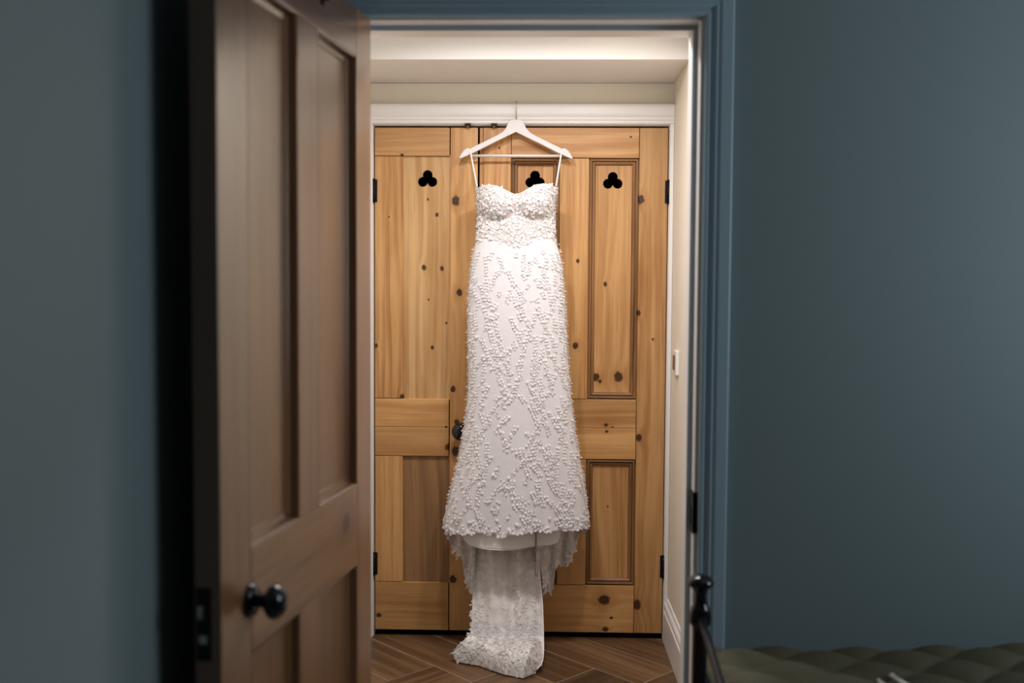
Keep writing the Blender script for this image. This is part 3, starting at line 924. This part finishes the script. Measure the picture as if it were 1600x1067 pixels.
# the train: falls behind the slip, then lies in a soft heap on the floor
TRL = [(0, 736), (.2, 737), (.42, 738), (.55, 737), (.68, 731), (.80, 718), (.90, 706), (1, 712)]
TRR = [(0, 838), (.2, 842), (.42, 847.5), (.55, 849), (.68, 849.5), (.80, 848.5), (.90, 846), (1, 836)]
YV = D - .105
def rowpy(v):      # picture row of the hanging part, in metres through at()
    return 838 + (978 - 838) * (v / .62)
ZV = [(0, float(at(790, 838, YV)[2])), (.62, .062)]
def train(u, v):
    u = float(u); v = float(v)
    l_px = np.interp(v, *zip(*TRL)); r_px = np.interp(v, *zip(*TRR))
    if v <= .62:
        t_ = v / .62
        z = ZV[0][1] + (ZV[1][1] - ZV[0][1]) * t_
        Y = YV + .045 - .115 * t_
        py = 838 + (985 - 838) * t_
        x0, x1 = at(l_px, py, Y)[0], at(r_px, py, Y)[0]
        f = .020 * math.sin(u * 15 + .5) * (.25 + .75 * (1 - t_)) + .008 * math.sin(u * 33 + 2 * t_) * (1 - .6 * t_)
        f -= .028 * math.exp(-((u - .45) / .10) ** 2) * (1 - .4 * t_)
        return np.array([x0 + (x1 - x0) * u, Y + f, z]) - DO
    w = (v - .62) / .38
    Yf = float(np.interp(u, [0, .18, .3, .6, .85, 1], [3.535, 3.515, 3.50, 3.425, 3.392, 3.435]))
    Ys = YV + .045 - .115
    a_ = w ** .9
    Y = Ys + (Yf - Ys) * (math.sin(a_ * math.pi / 2) * .55 + a_ * .45)
    hgt = .062 + .020 * math.sin(math.pi * w) * (1 + .5 * math.sin(u * 9 + 1))
    edge = math.sqrt(max(0.0, 1 - max(0.0, (w - .62) / .38) ** 2))
    sidef = min(1.0, .35 + 5 * min(u, 1 - u))
    sidef = 1 - (1 - sidef) * min(1.0, w * 4)
    z = .006 + (hgt - .006) * edge * sidef
    z += w * (1 - w) * .030 * (math.sin(u * 23 + w * 9) * .5 + math.sin(u * 11 - w * 13) * .5) * sidef
    py_ref = 985 + 40 * w
    x0, x1 = at(l_px, py_ref + 8, Y)[0], at(r_px, py_ref + 8, Y)[0]
    f = .020 * math.sin(u * 15 + .5) * .25 + .008 * math.sin(u * 33 + 2) * .4 - .028 * .6 * math.exp(-((u - .45) / .10) ** 2)
    return np.array([x0 + (x1 - x0) * u, Y + f * (1 - w) ** 2, max(z, .004)]) - DO
nu_, nv_ = 90, 110
P = np.array([[train(j / (nu_ - 1), i / (nv_ - 1)) for j in range(nu_)] for i in range(nv_)])
tn = obj('train', *sheet(P), M['train'], dr, True)
tube('train_edge', [tuple(train(1.0, v)) for v in np.linspace(.02, .97, 60)], .0022, M['satin'], tn, 8)
st = Stuff()
for k in range(1500):
    r_ = RNG.random()
    if r_ < .62: u, v = RNG.uniform(.01, .99), min(.995, RNG.uniform(.52, 1.0))
    elif r_ < .80: u, v = abs(RNG.normal(0, .12)), RNG.uniform(.10, .8)
    else: u, v = RNG.uniform(.60, .97), RNG.uniform(.05, .75)
    u = min(max(u, .005), .99)
    p, tu, tv, nm = frame(train, u, v, .004, .004)
    fl_ = 1.0 if (nm[1] < 0 if v < .62 else nm[2] - nm[1] > 0) else -1.0
    place(st, train, u, v, RNG.uniform(-1.8, 1.8), RNG.uniform(.010, .020), RNG.uniform(.0030, .005), .06, RNG.uniform(.0, .12 if v > .6 else .08), fl_, .0008)
st.build('lace_leaves', M['petal'], tn)

# ------------------------------------------------------------------ hanger
YH = D - .042
hp = at(806, 247, YH)
hg = thing('coat_hanger', 'white wooden coat hanger hooked over the cupboard architrave', 'hanger', tuple(hp))
half = [(806, 206.5), (770, 224), (741, 238.5), (734, 241.5), (728, 244.5), (717.5, 248.5), (718, 245.5), (721.5, 239.5), (725, 235), (729, 232), (732.5, 231.6), (734.6, 233), (737, 231), (741, 229),
        (765, 217.5), (778, 211), (785, 206.5), (790, 201), (793, 195), (795.5, 190), (799, 187.4), (806, 187)]
out = [(float(at(x, y, YH)[0] - hp[0]), float(at(x, y, YH)[2] - hp[2])) for x, y in half]
full = out + [(-x, z) for x, z in out[::-1][1:-1]]
outline_solid('shoulder_piece', [full], .012, M['hanger_white'], hg, y0=-.006, bevel=.002)
bz = float(at(806, 243.5, YH)[2] - hp[2])
tube('bar', [(-.172, 0, bz), (.172, 0, bz)], .0048, M['hanger_white'], hg, 14)
zt_ = float(at(806, 188, YH)[2] - hp[2]); zc_ = float(at(806, 156, YH)[2] - hp[2])
R_ = .017
hook = [(0, 0, zt_ - .004), (0, 0, zc_ - R_)] + [(0, R_ - R_ * math.cos(a), zc_ - R_ + R_ * math.sin(a)) for a in np.linspace(.2, math.pi * 1.0, 12)] + [(0, 2 * R_, zc_ - R_ - .006)]
tube('hook', hook, .0021, M['steel'], hg, 10)
# dress straps over the hanger notches
for sx, bx, by, nx, ny in ((-1, 745.5, 292, 735.5, 239.5), (1, 868.5, 291, 877, 239.5)):
    pb = at(bx, by, YC - .004) - DO; pn = at(nx, ny, YH - .008) - DO
    p2 = at(nx, ny - 6, YH) - DO; p3 = at(nx, ny, YH + .008) - DO; p4 = at(bx, by + 4, YC + .05) - DO
    tube('strap', [tuple(pb), tuple(pn), tuple(p2), tuple(p3), tuple(p4)], .0032, M['strap'], dr, 8)

# ------------------------------------------------------------------ bed
pp = at(1095, 905, 2.2)
bx_, by_ = float(pp[0]), 2.2
zf = lambda py: float(at(1095, py, 2.2)[2])
bed = thing('bed_frame', 'black iron bed frame with a mushroom-topped corner post', 'bed', (bx_, by_, 0))
post_prof = [(0, zf(897.5)), (.010, zf(898)), (.019, zf(900)), (.026, zf(904.5)), (.0295, zf(909.5)), (.029, zf(912.5)), (.022, zf(917)), (.0145, zf(923)), (.0125, zf(930)), (.0135, zf(938)),
             (.017, zf(945)), (.020, zf(949)), (.022, zf(951)), (.0205, zf(953)), (.0235, zf(957)), (.025, zf(965)), (.0235, zf(973)), (.0175, zf(979)), (.0165, zf(984)), (.0165, .02), (.019, .015), (.019, 0), (0, 0)]
lathe('post', post_prof, (0, 0, 0), (0, 0, 1), M['black_gloss'], bed, 36)
lathe('post', post_prof, (0, -1.45, 0), (0, 0, 1), M['black_gloss'], bed, 24)
ra = at(1094, 962, 2.19); rb = at(1126.5, 1070, 1.95)
rail = [Vector((0, 0, ra[2])), Vector((float(rb[0]) - bx_, -.25, float(rb[2]))), ]
mid = Vector((.0, -.725, float(rb[2]) - .04))
pts = [rail[0], rail[0].lerp(rail[1], .5), rail[1], rail[1].lerp(mid, .5) - Vector((0, 0, .008)), mid]
pts += [Vector((p.x, -1.45 - p.y, p.z)) for p in pts[:-1][::-1]]
tube('curved_rail', pts, .0085, M['black_iron'], bed, 14)
tube('lower_rail', [(0, 0, .30), (0, -1.45, .30)], .012, M['black_iron'], bed, 12)
for y_ in (0, -1.45): box('side_rail', (0, y_ - .012, .24), (1.92, y_ + .012, .28), M['black_iron'], bed)
for y_ in (0, -1.45): lathe('head_post', [(0, 1.0), (.02, .99), (.025, .97), (.0165, .94), (.0165, 0), (0, 0)], (1.92, y_, 0), (0, 0, 1), M['black_gloss'], bed, 16)
tag(box('mattress', (bx_ + .05, by_ - 1.45 + .03, .285), (bx_ + 1.88, by_ - .03, .398), M['white_plastic'], bevel=.03, seg=3), 'pale mattress hidden under the olive quilt', 'mattress')
qm, qnt, qb = new_mat('olive_quilt_cotton')
N = NB(qnt)
tc = N.n('ShaderNodeTexCoord').outputs['Object']
N.put(qb.inputs['Base Color'], N.mix(N.noise(tc, 14, 4, .6), srgb(66, 64, 46), srgb(80, 77, 56)))
qb.inputs['Roughness'].default_value = .85
N.bump(N.noise(tc, 90, 3), .25, .002, qb)
QX0, QX1, QY0, QY1 = bx_ + .035, bx_ + 1.90, by_ - 1.42, 2.425
QZ = .468
nx, ny = 190, 190
P = np.zeros((ny, nx, 3))
for i in range(ny):
    for j in range(nx):
        x = QX0 + (QX1 - QX0) * j / (nx - 1); y = QY1 + (QY0 - QY1) * i / (ny - 1)
        ua, ub = (x * .8 + y) / .155, (x * .8 - y) / .155
        puff = .022 * (abs(math.sin(math.pi * ua)) ** .55) * (abs(math.sin(math.pi * ub)) ** .55)
        ed = min(x - QX0, QX1 - x, y - QY0, QY1 - y)
        drop = .030 * max(0, 1 - ed / .07) ** 2.2
        wave = .008 * math.sin(x * 5.2 + 1.1) + .006 * math.sin(x * 2.1 - y * 3)
        P[i, j] = (x - QX0, y - QY0, QZ - drop + puff + wave)
ql = obj('quilt', *sheet(P), qm, None, True)
ql.location = (QX0, QY0, 0)
solid(ql, .012, -1)
tag(ql, 'olive green diamond-quilted bedspread on the black iron bed', 'quilt')
for k, (px, py, px2, py2, lab) in enumerate(((1392, 1055, 1420, 1072, 'white rounded stick lying on the dark part of the quilt'),
                                              (1372, 1064, 1388, 1075, 'shorter white stick end at the bottom edge of the quilt'))):
    A_ = np.array(at(px, py, 2.20)); B_ = np.array(at(px2, py2, 2.12))
    c_ = (A_ + B_) / 2
    wst = thing('white_stick', lab, 'stick', tuple(c_), group='white sticks on the quilt')
    d_ = A_ - c_
    tube('shaft', [tuple(-d_), tuple(d_ * .8)], .0045, M['white_plastic'], wst, 12)
    tube('tip', [tuple(d_ * .8), tuple(d_ * .9), tuple(d_ * .97), tuple(d_)], [.0058, .0062, .0052, .002], M['white_plastic'], wst, 12)
